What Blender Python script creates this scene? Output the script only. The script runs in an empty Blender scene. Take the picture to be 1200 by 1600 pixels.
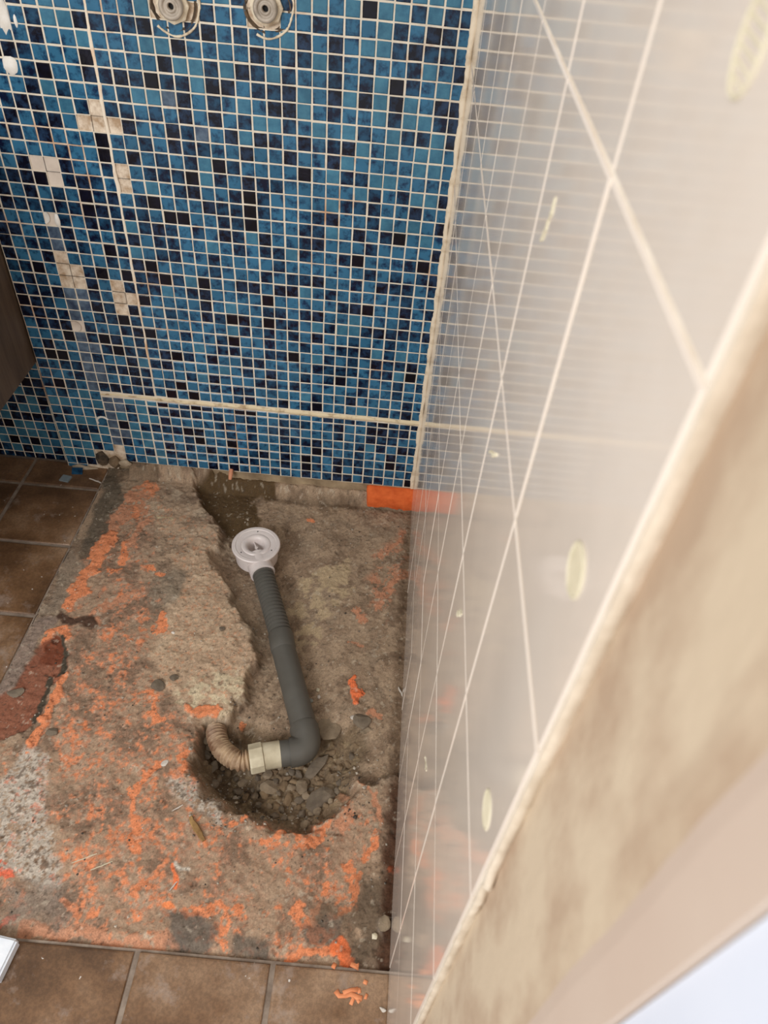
import bpy, bmesh, math, random
import numpy as np
from mathutils import Vector, Matrix
R = random.Random(7)
U = 0.0265                       # one mosaic tile with its joint, in metres; every length below is in these units
S = bpy.context.scene
C = S.collection

# ------------------------------------------------------------------ camera
F_PX = 1141.4                    # focal length for a 1200 x 1600 frame
W = np.array([0.776, 0.030, 0.091])
CAM = np.array([-3.101, -52.627, 48.104])
def rod(w):
    t = np.linalg.norm(w); k = w/t
    K = np.array([[0,-k[2],k[1]],[k[2],0,-k[0]],[-k[1],k[0],0]])
    return np.eye(3)+np.sin(t)*K+(1-np.cos(t))*K@K
RW = rod(W) @ np.array([[1,0,0],[0,0,-1],[0,1,0]], float)     # world -> camera (x right, y down, z forward)
cd = bpy.data.cameras.new('camera'); cam = bpy.data.objects.new('camera', cd); C.objects.link(cam)
cd.sensor_fit = 'VERTICAL'; cd.sensor_height = 36.0; cd.sensor_width = 27.0
cd.lens = 36.0*F_PX/1600
M3 = (np.diag([1,-1,-1]) @ RW).T
mw = Matrix.Identity(4)
for i in range(3):
    for j in range(3): mw[i][j] = M3[i][j]
    mw[i][3] = CAM[i]*U
cam.matrix_world = mw
cd.clip_start = 0.01
cd.dof.use_dof = True; cd.dof.focus_distance = 1.55; cd.dof.aperture_fstop = 9.0
S.camera = cam

# ------------------------------------------------------------------ light, world, exposure
S.view_settings.view_transform = 'Standard'; S.view_settings.look = 'None'
S.view_settings.exposure = 0.0; S.view_settings.gamma = 1.0; S.view_settings.use_curve_mapping = False
wd = bpy.data.worlds.new('world'); S.world = wd; wd.use_nodes = True
bg = wd.node_tree.nodes['Background']; bg.inputs[0].default_value = (1.0, 0.955, 0.90, 1); bg.inputs[1].default_value = 0.84
def area(name, loc, target, sx, sy, watts, col):
    l = bpy.data.lights.new(name, 'AREA'); l.shape = 'RECTANGLE'; l.size = sx*U; l.size_y = sy*U
    l.energy = watts; l.color = col
    o = bpy.data.objects.new(name, l); C.objects.link(o)
    o.location = Vector(loc)*U
    o.rotation_euler = (Vector(target)-Vector(loc)).to_track_quat('-Z', 'Y').to_euler()
    return o
area('window_daylight', (-50, -92, 60), (-6, -24, 8), 44, 40, 39, (0.95, 0.97, 1.0))

# ------------------------------------------------------------------ helpers
def P(u, v, z=-1.4):
    """floor point (in units) of a picture measurement in the 1200 x 1600 frame, on the level z"""
    d = RW.T @ np.array([(u-600)/F_PX, (v-800)/F_PX, 1.0]); t = (z-CAM[2])/d[2]
    return CAM + t*d
def PX(u, v, x=0.0):
    d = RW.T @ np.array([(u-600)/F_PX, (v-800)/F_PX, 1.0]); t = (x-CAM[0])/d[0]
    return CAM + t*d
def PY(u, v, y=0.0):
    d = RW.T @ np.array([(u-600)/F_PX, (v-800)/F_PX, 1.0]); t = (y-CAM[1])/d[1]
    return CAM + t*d
def srgb(r, g, b):
    f = lambda c: (c/255/12.92) if c/255 <= 0.04045 else ((c/255+0.055)/1.055)**2.4
    return (f(r), f(g), f(b), 1.0)
def mesh_data(name, V, F, mats=(), fm=None, smooth=False):
    me = bpy.data.meshes.new(name)
    me.from_pydata([tuple(float(c)*U for c in v) for v in V], [], F)
    for m in mats: me.materials.append(m)
    if fm is not None: me.polygons.foreach_set('material_index', fm)
    if smooth: me.polygons.foreach_set('use_smooth', [True]*len(me.polygons))
    me.update(); return me
def link(name, me, parent=None, loc=(0,0,0), rot=(0,0,0)):
    o = bpy.data.objects.new(name, me); C.objects.link(o)
    o.location = Vector([float(c) for c in loc])*U; o.rotation_euler = rot
    if parent is not None: o.parent = parent
    return o
def obj(name, V, F, mats, parent=None, fm=None, smooth=False, loc=(0,0,0)):
    return link(name, mesh_data(name, V, F, mats if isinstance(mats, (list, tuple)) else [mats], fm, smooth), parent, loc)
def tag(o, label=None, cat=None, group=None, kind=None):
    if label: o['label'] = label
    if cat: o['category'] = cat
    if group: o['group'] = group
    if kind: o['kind'] = kind
    return o
def empty(name, loc):
    o = bpy.data.objects.new(name, None); C.objects.link(o); o.location = Vector([float(c) for c in loc])*U
    o.empty_display_size = 0.02; return o
def box(x0, x1, y0, y1, z0, z1):
    V = [(x,y,z) for x in (x0,x1) for y in (y0,y1) for z in (z0,z1)]
    return V, [(0,1,3,2),(4,6,7,5),(0,4,5,1),(2,3,7,6),(0,2,6,4),(1,5,7,3)]
def join(parts):
    V, F = [], []
    for v, f in parts:
        n = len(V); V += list(v); F += [tuple(i+n for i in q) for q in f]
    return V, F
def tube(path, rad, n=24, cap=True):
    """sweep with a radius per path point"""
    P_ = [Vector(p) for p in path]; V = []; F = []
    up = None
    for i, p in enumerate(P_):
        t = (P_[min(i+1, len(P_)-1)]-P_[max(i-1, 0)]).normalized()
        if up is None: up = t.orthogonal().normalized()
        up = (up-t*up.dot(t)).normalized(); s = t.cross(up)
        r = rad[i] if hasattr(rad, '__len__') else rad
        for k in range(n):
            a = 2*math.pi*k/n; V.append(p+(up*math.cos(a)+s*math.sin(a))*r)
    for i in range(len(P_)-1):
        for k in range(n):
            a, b = i*n+k, i*n+(k+1) % n
            F.append((a, b, b+n, a+n))
    if cap:
        F.append(tuple(range(n))[::-1]); F.append(tuple((len(P_)-1)*n+k for k in range(n)))
    return V, F
def lathe(prof, n=48):
    V = []; F = []
    for r, z in prof:
        for k in range(n):
            a = 2*math.pi*k/n; V.append((r*math.cos(a), r*math.sin(a), z))
    for i in range(len(prof)-1):
        for k in range(n):
            a, b = i*n+k, i*n+(k+1) % n; F.append((a, b, b+n, a+n))
    return V, F

# value noise on numpy arrays
_perm = np.random.RandomState(5).permutation(4096)
def vnoise(x, y, seed=0):
    xi = np.floor(x).astype(int); yi = np.floor(y).astype(int); fx = x-xi; fy = y-yi
    fx = fx*fx*(3-2*fx); fy = fy*fy*(3-2*fy)
    h = lambda a, b: _perm[(_perm[(a+seed*131) & 4095]+b) & 4095]/4095.0
    return (h(xi,yi)*(1-fx)+h(xi+1,yi)*fx)*(1-fy)+(h(xi,yi+1)*(1-fx)+h(xi+1,yi+1)*fx)*fy
def fbm(x, y, s, octv=4, seed=0, gain=0.5):
    t = 0; a = 1; n = 0
    for o in range(octv):
        c_, s_ = math.cos(0.55+o*1.13+seed), math.sin(0.55+o*1.13+seed)
        t = t+a*vnoise((x*c_-y*s_)*s*2**o+o*17.3, (x*s_+y*c_)*s*2**o-o*9.1, seed+o*7); n += a; a *= gain
    return t/n                                   # 0..1

# ------------------------------------------------------------------ materials
def mat(name):
    m = bpy.data.materials.new(name); m.use_nodes = True
    nt = m.node_tree; b = nt.nodes['Principled BSDF']; return m, nt, b
def N(nt, t, **kw):
    n = nt.nodes.new(t)
    for k, v in kw.items(): setattr(n, k, v)
    return n
def pos(nt, scale=(1,1,1)):
    g = N(nt, 'ShaderNodeNewGeometry'); m = N(nt, 'ShaderNodeVectorMath', operation='MULTIPLY')
    nt.links.new(g.outputs['Position'], m.inputs[0]); m.inputs[1].default_value = tuple(s/U for s in scale)
    return m.outputs[0]
def noise(nt, vec, scale, detail=4, rough=0.6):
    n = N(nt, 'ShaderNodeTexNoise'); nt.links.new(vec, n.inputs['Vector'])
    n.inputs['Scale'].default_value = scale; n.inputs['Detail'].default_value = detail; n.inputs['Roughness'].default_value = rough
    return n.outputs['Fac']
def ramp(nt, fac, stops):
    r = N(nt, 'ShaderNodeValToRGB'); nt.links.new(fac, r.inputs[0]); e = r.color_ramp.elements
    while len(e) < len(stops): e.new(0.5)
    for el, (p_, c_) in zip(e, stops): el.position = p_; el.color = c_
    return r.outputs[0]
def mix(nt, fac, a, b, mode='MIX'):
    n = N(nt, 'ShaderNodeMix', data_type='RGBA', blend_type=mode)
    for s, v in ((n.inputs[0], fac), (n.inputs[6], a), (n.inputs[7], b)):
        if isinstance(v, (int, float, tuple)): s.default_value = v
        else: nt.links.new(v, s)
    return n.outputs[2]
def bump(nt, b, h, strength, dist=0.001):
    n = N(nt, 'ShaderNodeBump'); n.inputs['Strength'].default_value = strength; n.inputs['Distance'].default_value = dist
    nt.links.new(h, n.inputs['Height']); nt.links.new(n.outputs[0], b.inputs['Normal'])
BW = lambda v: (v, v, v, 1)
def simple(name, c1, c2, scale=1.0, rough=0.5, bstr=0.0, bscale=6.0, lo=0.35, hi=0.65, spec=0.5, vec=(1,1,1)):
    m, nt, b = mat(name); p_ = pos(nt, vec)
    nt.links.new(ramp(nt, noise(nt, p_, scale), [(lo, c1), (hi, c2)]), b.inputs['Base Color'])
    b.inputs['Roughness'].default_value = rough; b.inputs['Specular IOR Level'].default_value = spec
    if bstr: bump(nt, b, noise(nt, p_, bscale), bstr)
    return m
# mosaic glass, six tones of it
def mosaic(name, a, b_, lo, hi, rough=0.16):
    m, nt, b = mat(name); p_ = pos(nt)
    f = noise(nt, p_, 1.3, 6, 0.66)
    c = ramp(nt, f, [(lo, b_), (hi, a)])
    big = ramp(nt, noise(nt, p_, 0.33, 1), [(0.3, BW(0.78)), (0.7, BW(1.15))])
    c = mix(nt, 1.0, c, big, 'MULTIPLY')
    nt.links.new(c, b.inputs['Base Color']); b.inputs['Roughness'].default_value = rough; b.inputs['Specular IOR Level'].default_value = 0.36
    bump(nt, b, noise(nt, p_, 2.2, 2), 0.25, 0.0008)
    return m
MT = {
 'L': mosaic('mosaic_light_teal', srgb(70,124,148), srgb(42,92,122), 0.25, 0.6),
 'T': mosaic('mosaic_teal', srgb(52,106,138), srgb(12,40,74), 0.36, 0.52),
 'D': mosaic('mosaic_blue', srgb(34,76,106), srgb(8,18,44), 0.42, 0.6),
 'N': mosaic('mosaic_navy', srgb(34,56,84), srgb(8,10,28), 0.44, 0.6),
 'K': mosaic('mosaic_black', srgb(18,20,40), srgb(8,7,16), 0.4, 0.7),
 'G': mosaic('mosaic_smeared', srgb(104,124,142), srgb(52,66,90), 0.35, 0.65, 0.35),
}
TONES = 'LTDNKG'
def grout_mat():
    m, nt, b = mat('mosaic_grout'); p_ = pos(nt)
    c = ramp(nt, noise(nt, p_, 1.1), [(0.3, srgb(212,200,180)), (0.7, srgb(240,228,208))])
    rust = ramp(nt, noise(nt, p_, 0.16, 5, 0.7), [(0.55, BW(0)), (0.68, BW(0.8))])
    nt.links.new(mix(nt, rust, c, srgb(196,140,92)), b.inputs['Base Color'])
    b.inputs['Roughness'].default_value = 0.85; bump(nt, b, noise(nt, p_, 6), 0.4)
    return m
M_grout = grout_mat()
M_adh = simple('exposed_adhesive', srgb(178,150,120), srgb(234,218,196), 1.6, 0.9, 0.8, 5)
M_adh2 = simple('exposed_pale_adhesive', srgb(208,192,176), srgb(226,212,196), 0.6, 0.9, 0.4, 5)
M_plaster = simple('white_plaster', srgb(226,220,208), srgb(244,240,232), 1.0, 0.85, 0.5, 4)
M_render = simple('wall_render', srgb(120,100,76), srgb(178,156,124), 0.35, 0.95, 0.8, 4)
M_seal = simple('dirty_sealant', srgb(176,150,112), srgb(232,216,190), 0.7, 0.6, 0.5, 3, 0.28, 0.5)
M_band = simple('stained_joint_bead', srgb(150,118,78), srgb(226,208,172), 0.9, 0.7, 0.6, 3, 0.3, 0.5)
def tile_white():
    m, nt, b = mat('glazed_wall_tile'); p_ = pos(nt)
    nt.links.new(ramp(nt, noise(nt, p_, 0.25), [(0.3, srgb(219,207,194)), (0.7, srgb(227,215,202))]), b.inputs['Base Color'])
    b.inputs['Roughness'].default_value = 0.08; b.inputs['Specular IOR Level'].default_value = 0.4
    bump(nt, b, noise(nt, pos(nt, (1,1,0.2)), 1.2, 2), 0.03, 0.001)
    return m
M_wt = tile_white()
M_wg = simple('wall_tile_grout', srgb(226,212,192), srgb(242,232,216), 0.8, 0.8)
M_cem = simple('tile_adhesive_residue', srgb(176,152,128), srgb(200,182,157), 0.55, 0.95, 0.9, 1.5, 0.36, 0.6, vec=(1,1,0.55))
M_pink = simple('beige_wall_paint', srgb(196,176,160), srgb(202,184,168), 0.2, 0.8)
M_jamb = simple('white_painted_jamb', srgb(214,222,236), srgb(220,227,240), 0.2, 0.35)
M_glue = simple('yellow_glue_residue', srgb(208,200,172), srgb(220,211,186), 1.5, 0.6)
def wood():
    m, nt, b = mat('dark_wood_laminate'); p_ = pos(nt, (1, 1, 0.09))
    c = ramp(nt, noise(nt, p_, 1.6, 6, 0.65), [(0.3, srgb(74,60,48)), (0.55, srgb(98,81,66)), (0.75, srgb(112,94,78))])
    nt.links.new(c, b.inputs['Base Color']); b.inputs['Roughness'].default_value = 0.5; return m
M_wood = wood()
def floor_tile():
    m, nt, b = mat('brown_stoneware'); p_ = pos(nt)
    c = ramp(nt, noise(nt, p_, 0.16, 3), [(0.34, srgb(88,62,40)), (0.5, srgb(124,92,64)), (0.66, srgb(160,130,102))])
    spk = ramp(nt, noise(nt, p_, 5.0, 3, 0.7), [(0.4, BW(0.8)), (0.62, BW(1.12))])
    c = mix(nt, 1.0, c, spk, 'MULTIPLY')
    dust = ramp(nt, noise(nt, p_, 0.4, 6, 0.72), [(0.56, BW(0)), (0.74, BW(0.6))])
    c = mix(nt, dust, c, srgb(176,160,148))
    w = ramp(nt, noise(nt, p_, 2.6, 2, 0.4), [(0.755, BW(0)), (0.775, BW(1))])
    c = mix(nt, w, c, srgb(214,206,196))
    nt.links.new(c, b.inputs['Base Color']); b.inputs['Roughness'].default_value = 0.42
    bump(nt, b, noise(nt, p_, 3.5), 0.25)
    return m
M_ft = floor_tile()
M_fg = simple('floor_grout', srgb(120,104,90), srgb(158,142,126), 0.9, 0.9, 0.6, 4)

# ------------------------------------------------------------------ wall_back: mosaic wall
def chip(w, h, t=0.16, bev=0.05, axis='y'):
    """bevelled tile, face towards -y (or -x), centred on the face plane"""
    a, b_ = w/2, h/2; V = []
    for d, ins in ((t, 0), (bev*0.7, 0), (0, bev)):
        for sx, sz in ((-1,-1),(1,-1),(1,1),(-1,1)): V.append((sx*(a-ins), d, sz*(b_-ins)))
    F = [(8,9,10,11)]
    for l in (0, 4):
        for k in range(4): F.append((l+k, l+(k+1) % 4, l+4+(k+1) % 4, l+4+k))
    if axis == 'x': V = [(d, -x, z) for x, d, z in V]
    return V, F
JW = 0.115
X0, Z1 = -34.0, 46
MISSING = {(-25,31),(-26,30),(-25,30),(-24,30),(-30,27),(-29,27),(-29,26),(-24,27),(-24,26),(-30,23),
           (-30,20),(-30,19),(-29,19),(-30,18),(-29,18),(-26,18),(-26,17),(-25,17),(-26,16),(-30,14),
           (-31,0),(-30,0),(-29,0),(-31,-1),(-30,-1),(-29,-1),(-32,-2),(-31,-2),(-30,-2),(-29,-2),(-29,1),(-30,-3)}
PALE = {(-30,27),(-29,27),(-29,26),(-30,23),(-30,14)}
INLETS = [(-18.5, 37.95), (-12.75, 38.3)]
# tone of each tile from left to right, by row: 1 light, 2 teal, 3 blue, 4 navy, 5 black, 6 smeared, 0 any
ROWS = {
    38: (0, 0, 0, 0, 0, 0, 0, 0, 0, 0, 0, 0, 0, 0, 0, 0, 0, 0, 0, 0, 0, 0, 0, 1, 1, 2, 1, 5, 1, 1, 3, 1, 3, 3),
    37: (0, 0, 0, 0, 0, 4, 2, 1, 2, 2, 2, 2, 2, 1, 4, 0, 4, 3, 2, 2, 0, 0, 2, 2, 3, 2, 2, 2, 1, 3, 2, 4, 3, 2),
    36: (0, 0, 0, 0, 0, 2, 3, 1, 1, 4, 3, 3, 3, 4, 2, 2, 3, 4, 2, 3, 2, 2, 1, 4, 2, 4, 2, 1, 1, 3, 4, 3, 3, 2),
    35: (0, 0, 0, 0, 2, 2, 4, 2, 2, 1, 2, 2, 2, 1, 1, 4, 2, 2, 2, 2, 4, 2, 3, 3, 1, 3, 2, 3, 2, 2, 3, 1, 2, 4),
    34: (0, 0, 0, 0, 4, 3, 2, 2, 2, 5, 2, 2, 2, 2, 4, 1, 1, 3, 1, 4, 3, 1, 3, 2, 2, 3, 2, 3, 1, 5, 3, 2, 1, 2),
    33: (0, 0, 0, 0, 2, 3, 5, 2, 2, 4, 3, 4, 3, 5, 3, 3, 1, 4, 4, 2, 3, 3, 4, 1, 2, 4, 1, 4, 1, 4, 1, 2, 4, 4),
    32: (0, 0, 0, 2, 2, 4, 1, 3, 2, 2, 2, 3, 1, 1, 6, 4, 2, 3, 2, 1, 2, 4, 4, 1, 2, 3, 2, 2, 1, 3, 1, 1, 3, 4),
    31: (0, 0, 0, 3, 4, 4, 2, 1, 3, 0, 3, 3, 2, 3, 2, 4, 2, 4, 2, 3, 1, 1, 3, 2, 1, 2, 1, 3, 2, 1, 3, 3, 1, 4),
    30: (0, 0, 2, 4, 2, 3, 4, 2, 0, 0, 2, 4, 2, 2, 4, 3, 6, 2, 4, 1, 4, 3, 2, 4, 2, 3, 4, 1, 2, 1, 2, 1, 1, 2),
    29: (0, 0, 3, 4, 2, 4, 2, 2, 2, 5, 2, 2, 3, 2, 4, 3, 3, 2, 2, 4, 2, 2, 4, 2, 2, 4, 1, 2, 2, 2, 2, 1, 1, 2),
    28: (0, 0, 3, 2, 2, 2, 3, 2, 2, 5, 2, 4, 2, 3, 2, 3, 1, 5, 3, 2, 2, 2, 2, 5, 2, 1, 3, 3, 1, 1, 2, 2, 2, 2),
    27: (0, 0, 2, 4, 0, 0, 4, 2, 2, 3, 2, 2, 3, 3, 3, 5, 1, 3, 2, 4, 3, 3, 2, 2, 2, 2, 2, 1, 3, 2, 3, 1, 1, 4),
    26: (0, 3, 4, 4, 5, 0, 3, 4, 3, 2, 2, 2, 1, 2, 3, 4, 2, 2, 3, 5, 3, 2, 2, 2, 2, 1, 3, 3, 3, 2, 2, 4, 2, 2),
    25: (0, 4, 2, 4, 2, 3, 2, 5, 3, 4, 2, 3, 5, 2, 2, 2, 4, 3, 3, 5, 3, 2, 2, 2, 3, 4, 2, 2, 3, 1, 2, 1, 2, 4),
    24: (0, 4, 3, 3, 3, 3, 3, 5, 4, 3, 3, 3, 2, 5, 5, 2, 2, 3, 3, 5, 2, 2, 2, 3, 3, 1, 2, 4, 2, 3, 5, 2, 1, 2),
    23: (0, 2, 2, 2, 0, 3, 2, 4, 3, 3, 1, 3, 4, 3, 2, 3, 2, 4, 3, 1, 4, 2, 2, 3, 4, 2, 2, 2, 3, 2, 2, 2, 2, 4),
    22: (4, 4, 2, 3, 6, 4, 2, 3, 2, 3, 4, 2, 3, 3, 2, 2, 1, 2, 3, 2, 3, 3, 1, 3, 2, 2, 3, 5, 2, 2, 2, 3, 5, 2),
    21: (4, 2, 3, 3, 6, 3, 3, 2, 5, 3, 1, 2, 3, 3, 2, 2, 3, 2, 2, 2, 2, 3, 2, 2, 2, 2, 2, 2, 3, 2, 3, 2, 3, 4),
    20: (4, 2, 2, 4, 0, 2, 2, 2, 3, 2, 4, 5, 2, 2, 2, 2, 3, 2, 2, 2, 3, 2, 3, 3, 4, 2, 2, 3, 2, 4, 3, 3, 2, 3),
    19: (3, 3, 5, 2, 0, 0, 3, 5, 2, 5, 3, 4, 5, 3, 1, 5, 2, 2, 4, 4, 2, 4, 4, 1, 2, 3, 2, 2, 2, 2, 2, 3, 2, 2),
    18: (2, 4, 3, 2, 0, 0, 4, 2, 0, 3, 3, 3, 1, 2, 3, 4, 2, 2, 2, 2, 5, 2, 2, 2, 2, 2, 3, 4, 5, 2, 2, 4, 2, 3),
    17: (4, 3, 3, 4, 6, 6, 3, 2, 0, 0, 5, 2, 2, 2, 2, 4, 2, 1, 2, 2, 3, 3, 2, 3, 4, 2, 2, 1, 2, 2, 2, 3, 2, 2),
    16: (5, 4, 3, 2, 6, 6, 4, 3, 0, 4, 2, 2, 3, 2, 2, 4, 3, 5, 4, 2, 5, 3, 3, 2, 1, 3, 1, 1, 3, 4, 3, 3, 3, 4),
    15: (4, 4, 3, 3, 6, 2, 3, 3, 5, 3, 2, 2, 2, 2, 2, 2, 2, 1, 3, 2, 3, 2, 3, 2, 4, 2, 2, 3, 2, 2, 3, 2, 2, 2),
    14: (2, 3, 4, 4, 0, 3, 2, 2, 3, 4, 5, 2, 2, 3, 2, 2, 3, 5, 2, 2, 3, 2, 2, 3, 2, 2, 3, 3, 4, 1, 3, 1, 2, 2),
    13: (2, 2, 2, 5, 6, 3, 5, 4, 2, 3, 3, 2, 2, 2, 1, 2, 3, 3, 2, 2, 3, 3, 5, 2, 1, 3, 2, 3, 2, 4, 3, 3, 4, 2),
    12: (2, 4, 2, 2, 6, 6, 3, 5, 3, 3, 2, 4, 5, 3, 2, 4, 2, 2, 3, 3, 2, 2, 2, 2, 3, 3, 3, 3, 2, 3, 3, 1, 5, 2),
    11: (3, 5, 5, 2, 6, 3, 2, 2, 4, 1, 3, 4, 2, 2, 2, 2, 1, 2, 3, 2, 4, 2, 2, 3, 2, 3, 5, 2, 3, 2, 2, 3, 2, 3),
    10: (3, 2, 3, 3, 6, 6, 3, 4, 4, 3, 2, 2, 2, 3, 1, 4, 2, 2, 2, 3, 3, 2, 3, 2, 2, 2, 2, 2, 3, 2, 2, 3, 2, 2),
    9: (2, 2, 2, 3, 6, 6, 2, 2, 4, 3, 2, 3, 5, 2, 2, 3, 2, 3, 3, 2, 2, 2, 2, 1, 3, 2, 2, 4, 2, 2, 2, 2, 3, 2),
    8: (3, 5, 3, 2, 6, 3, 4, 3, 3, 4, 2, 5, 2, 5, 2, 2, 2, 3, 3, 2, 2, 4, 2, 3, 5, 2, 2, 2, 1, 2, 3, 2, 4, 2),
    7: (0, 0, 0, 0, 0, 0, 0, 0, 0, 0, 4, 2, 3, 5, 4, 2, 2, 5, 5, 2, 2, 2, 2, 2, 2, 4, 3, 3, 2, 3, 4, 3, 3, 4),
    6: (0, 0, 0, 0, 0, 0, 0, 0, 0, 0, 2, 4, 3, 3, 2, 3, 2, 3, 3, 2, 2, 3, 3, 3, 2, 2, 3, 2, 2, 4, 4, 3, 4, 2),
    5: (0, 0, 0, 0, 0, 0, 0, 0, 0, 0, 4, 2, 2, 2, 2, 3, 3, 2, 3, 2, 3, 3, 2, 2, 2, 2, 3, 2, 2, 4, 3, 3, 2, 2),
    4: (0, 0, 0, 0, 0, 0, 0, 0, 0, 0, 3, 3, 5, 4, 2, 2, 3, 2, 3, 2, 2, 3, 3, 3, 4, 2, 2, 2, 3, 1, 3, 2, 4, 3),
    3: (0, 0, 0, 0, 0, 0, 0, 0, 0, 0, 2, 2, 3, 5, 2, 2, 5, 2, 3, 2, 2, 3, 2, 2, 5, 3, 2, 2, 3, 2, 2, 4, 2, 2),
    2: (0, 0, 0, 0, 0, 0, 0, 0, 0, 0, 4, 2, 3, 2, 4, 2, 3, 2, 3, 4, 2, 4, 2, 5, 3, 2, 4, 3, 3, 2, 2, 5, 3, 2),
    1: (0, 0, 0, 0, 0, 0, 0, 0, 0, 0, 3, 3, 2, 2, 2, 3, 2, 3, 3, 2, 2, 4, 2, 5, 3, 2, 4, 2, 3, 3, 2, 2, 2, 3),
    0: (0, 0, 0, 0, 0, 0, 0, 0, 0, 0, 2, 2, 3, 2, 4, 2, 5, 2, 2, 2, 3, 2, 2, 4, 2, 3, 4, 4, 2, 3, 3, 2, 2, 5),
}
def tone(c, n):
    t = ROWS.get(n)
    if t and t[c+34]: return TONES[t[c+34]-1]
    if n < 13 and c in (-28, -29) and R.random() < 0.8 and n > 1: return 'G'
    r = R.random()
    return 'L' if r < 0.2 else 'T' if r < 0.64 else 'D' if r < 0.84 else 'N' if r < 0.94 else 'K'
cells = []          # col, row, x0, x1, z0, z1
for c in range(-34, 0):
    left = c < -29
    for n in range(-2 if left else 0, Z1):
        if left: z0, z1 = n+0.14, n+1.14
        elif n < 7: z0, z1 = float(n), n+1.0
        elif n == 7: z0, z1 = 7.0, 7.62
        else: z0, z1 = n+0.14, n+1.14
        if not left and n == 7: pass
        cells.append((c, n, float(c), c+1.0, z0, z1))
wb = obj('wall_back', *join([box(-34.0, 0.6, 0.32, 4.0, -6, Z1+0.14), ]), M_render)
tag(wb, kind='structure')
GV, GF, GM = [], [], []
def quad(vs, m=0):
    n = len(GV); GV.extend(vs); GF.append((n, n+1, n+2, n+3)); GM.append(m)
def missing(c, n, x0, x1, z0, z1):
    if (c, n) in MISSING: return True
    return any(math.hypot((x0+x1)/2-ix, (z0+z1)/2-iz) < 1.05 for ix, iz in INLETS)
YG, YB = 0.06, 0.22
tiles = []
for c, n, x0, x1, z0, z1 in cells:
    if missing(c, n, x0, x1, z0, z1):
        m = 2 if (c, n) in PALE else 1
        j = lambda: YB-0.09
        quad([(x0,j(),z0),(x1,j(),z0),(x1,j(),z1),(x0,j(),z1)], m)
        if n > 1:
            for a, b_ in (((x0,z0),(x1,z0)),((x1,z0),(x1,z1)),((x1,z1),(x0,z1)),((x0,z1),(x0,z0))):
                quad([(a[0],YG,a[1]),(b_[0],YG,b_[1]),(b_[0],YB-0.09,b_[1]),(a[0],YB-0.09,a[1])], 0)
        continue
    quad([(x0,YG,z0),(x1,YG,z0),(x1,YG,z1),(x0,YG,z1)], 0)
    if not (c >= -29 and n == 7 and False): tiles.append((c, n, x0, x1, z0, z1))
# joint above the bead
quad([(-29,YG,7.62),(0,YG,7.62),(0,YG,8.14),(-29,YG,8.14)], 0)
quad([(-29,YG,0),(0,YG,0),(0,0.35,0),(-29,0.35,0)], 0)
quad([(-34,YG,-1.86),(-34,YG,Z1+0.14),(-34,0.34,Z1+0.14),(-34,0.34,-1.86)], 0)
g = obj('grout', GV, GF, [M_grout, M_adh, M_adh2], wb, fm=GM)
def depth(x, z, y=0.0): return (RW @ (np.array([x, y, z])-CAM))[2]
def in_view(x, z):
    c_ = RW @ (np.array([x, 0, z])-CAM); u = 600+F_PX*c_[0]/c_[2]; v = 800+F_PX*c_[1]/c_[2]
    return -12 < u < 1200 and -12 < v < 1600
vis = [t for t in tiles if in_view((t[2]+t[3])/2, (t[4]+t[5])/2) and t[5]-t[4] > 0.9]
vis.sort(key=lambda t: depth((t[2]+t[3])/2, (t[4]+t[5])/2))
single = set((t[0], t[1]) for t in vis[:298])
protos = {}
for k in TONES:
    v, f = chip(1-JW, 1-JW); protos[k] = mesh_data('mosaic_tile', v, f, [MT[k]])
SV, SF, SM = [], [], []
for c, n, x0, x1, z0, z1 in tiles:
    tn = tone(c, n); cx, cz = (x0+x1)/2, (z0+z1)/2
    rx, rz = R.gauss(0, 0.012), R.gauss(0, 0.012); roll = R.gauss(0, 0.012)
    dx, dz, dy = R.gauss(0, 0.012), R.gauss(0, 0.012), R.gauss(0, 0.01)
    w = 1-JW-(0.06 if c in (-25,) else 0)
    if (c, n) in single:
        o = link('tile', protos[tn], wb, (cx+dx, dy, cz+dz), (rx, roll, rz))
    else:
        v, f = chip(w, z1-z0-JW); m = Matrix.Rotation(rx, 3, 'X') @ Matrix.Rotation(roll, 3, 'Y') @ Matrix.Rotation(rz, 3, 'Z')
        k = len(SV); SV += [m @ Vector(p_) + Vector((cx+dx, dy, cz+dz)) for p_ in v]
        SF += [tuple(i+k for i in q) for q in f]; SM += [TONES.index(tn)]*len(f)
tag(obj('mosaic_tiles', SV, SF, [MT[k] for k in TONES], wb, fm=SM), kind='stuff')

def bead(path, w, h, seed, along='z', n=7):
    """irregular half round bead lying on the wall; path of (x,z), bulging towards -y"""
    V, F = [], []
    r = random.Random(seed); ph = [r.uniform(0, 6) for _ in range(4)]
    for i, (x, z) in enumerate(path):
        s = 1+0.22*math.sin(i*0.43+ph[0])*math.sin(i*0.17+ph[1])+r.uniform(-0.12, 0.12)
        hh = h*(0.8+0.3*r.random()); o = 0.03*math.sin(i*0.5+ph[2])+r.uniform(-0.02, 0.02)
        wi = (w[i] if hasattr(w, '__len__') else w)*s
        for k in range(n):
            a = math.pi*k/(n-1); q = math.cos(a)*wi/2+o
            y = 0.07-hh*math.sin(a)
            V.append((x+q, y, z) if along == 'z' else (x, y, z-q))
    for i in range(len(path)-1):
        for k in range(n-1): F.append((i*n+k, i*n+k+1, (i+1)*n+k+1, (i+1)*n+k))
    return V, F
v, f = bead([(-0.14, 0.0+i*0.22) for i in range(210)], 0.44, 0.2, 3)
tag(obj('corner_sealant', v, f, M_seal, wb, smooth=True), 'dirty cream sealant bead running down the corner')
nb = 150
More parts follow.
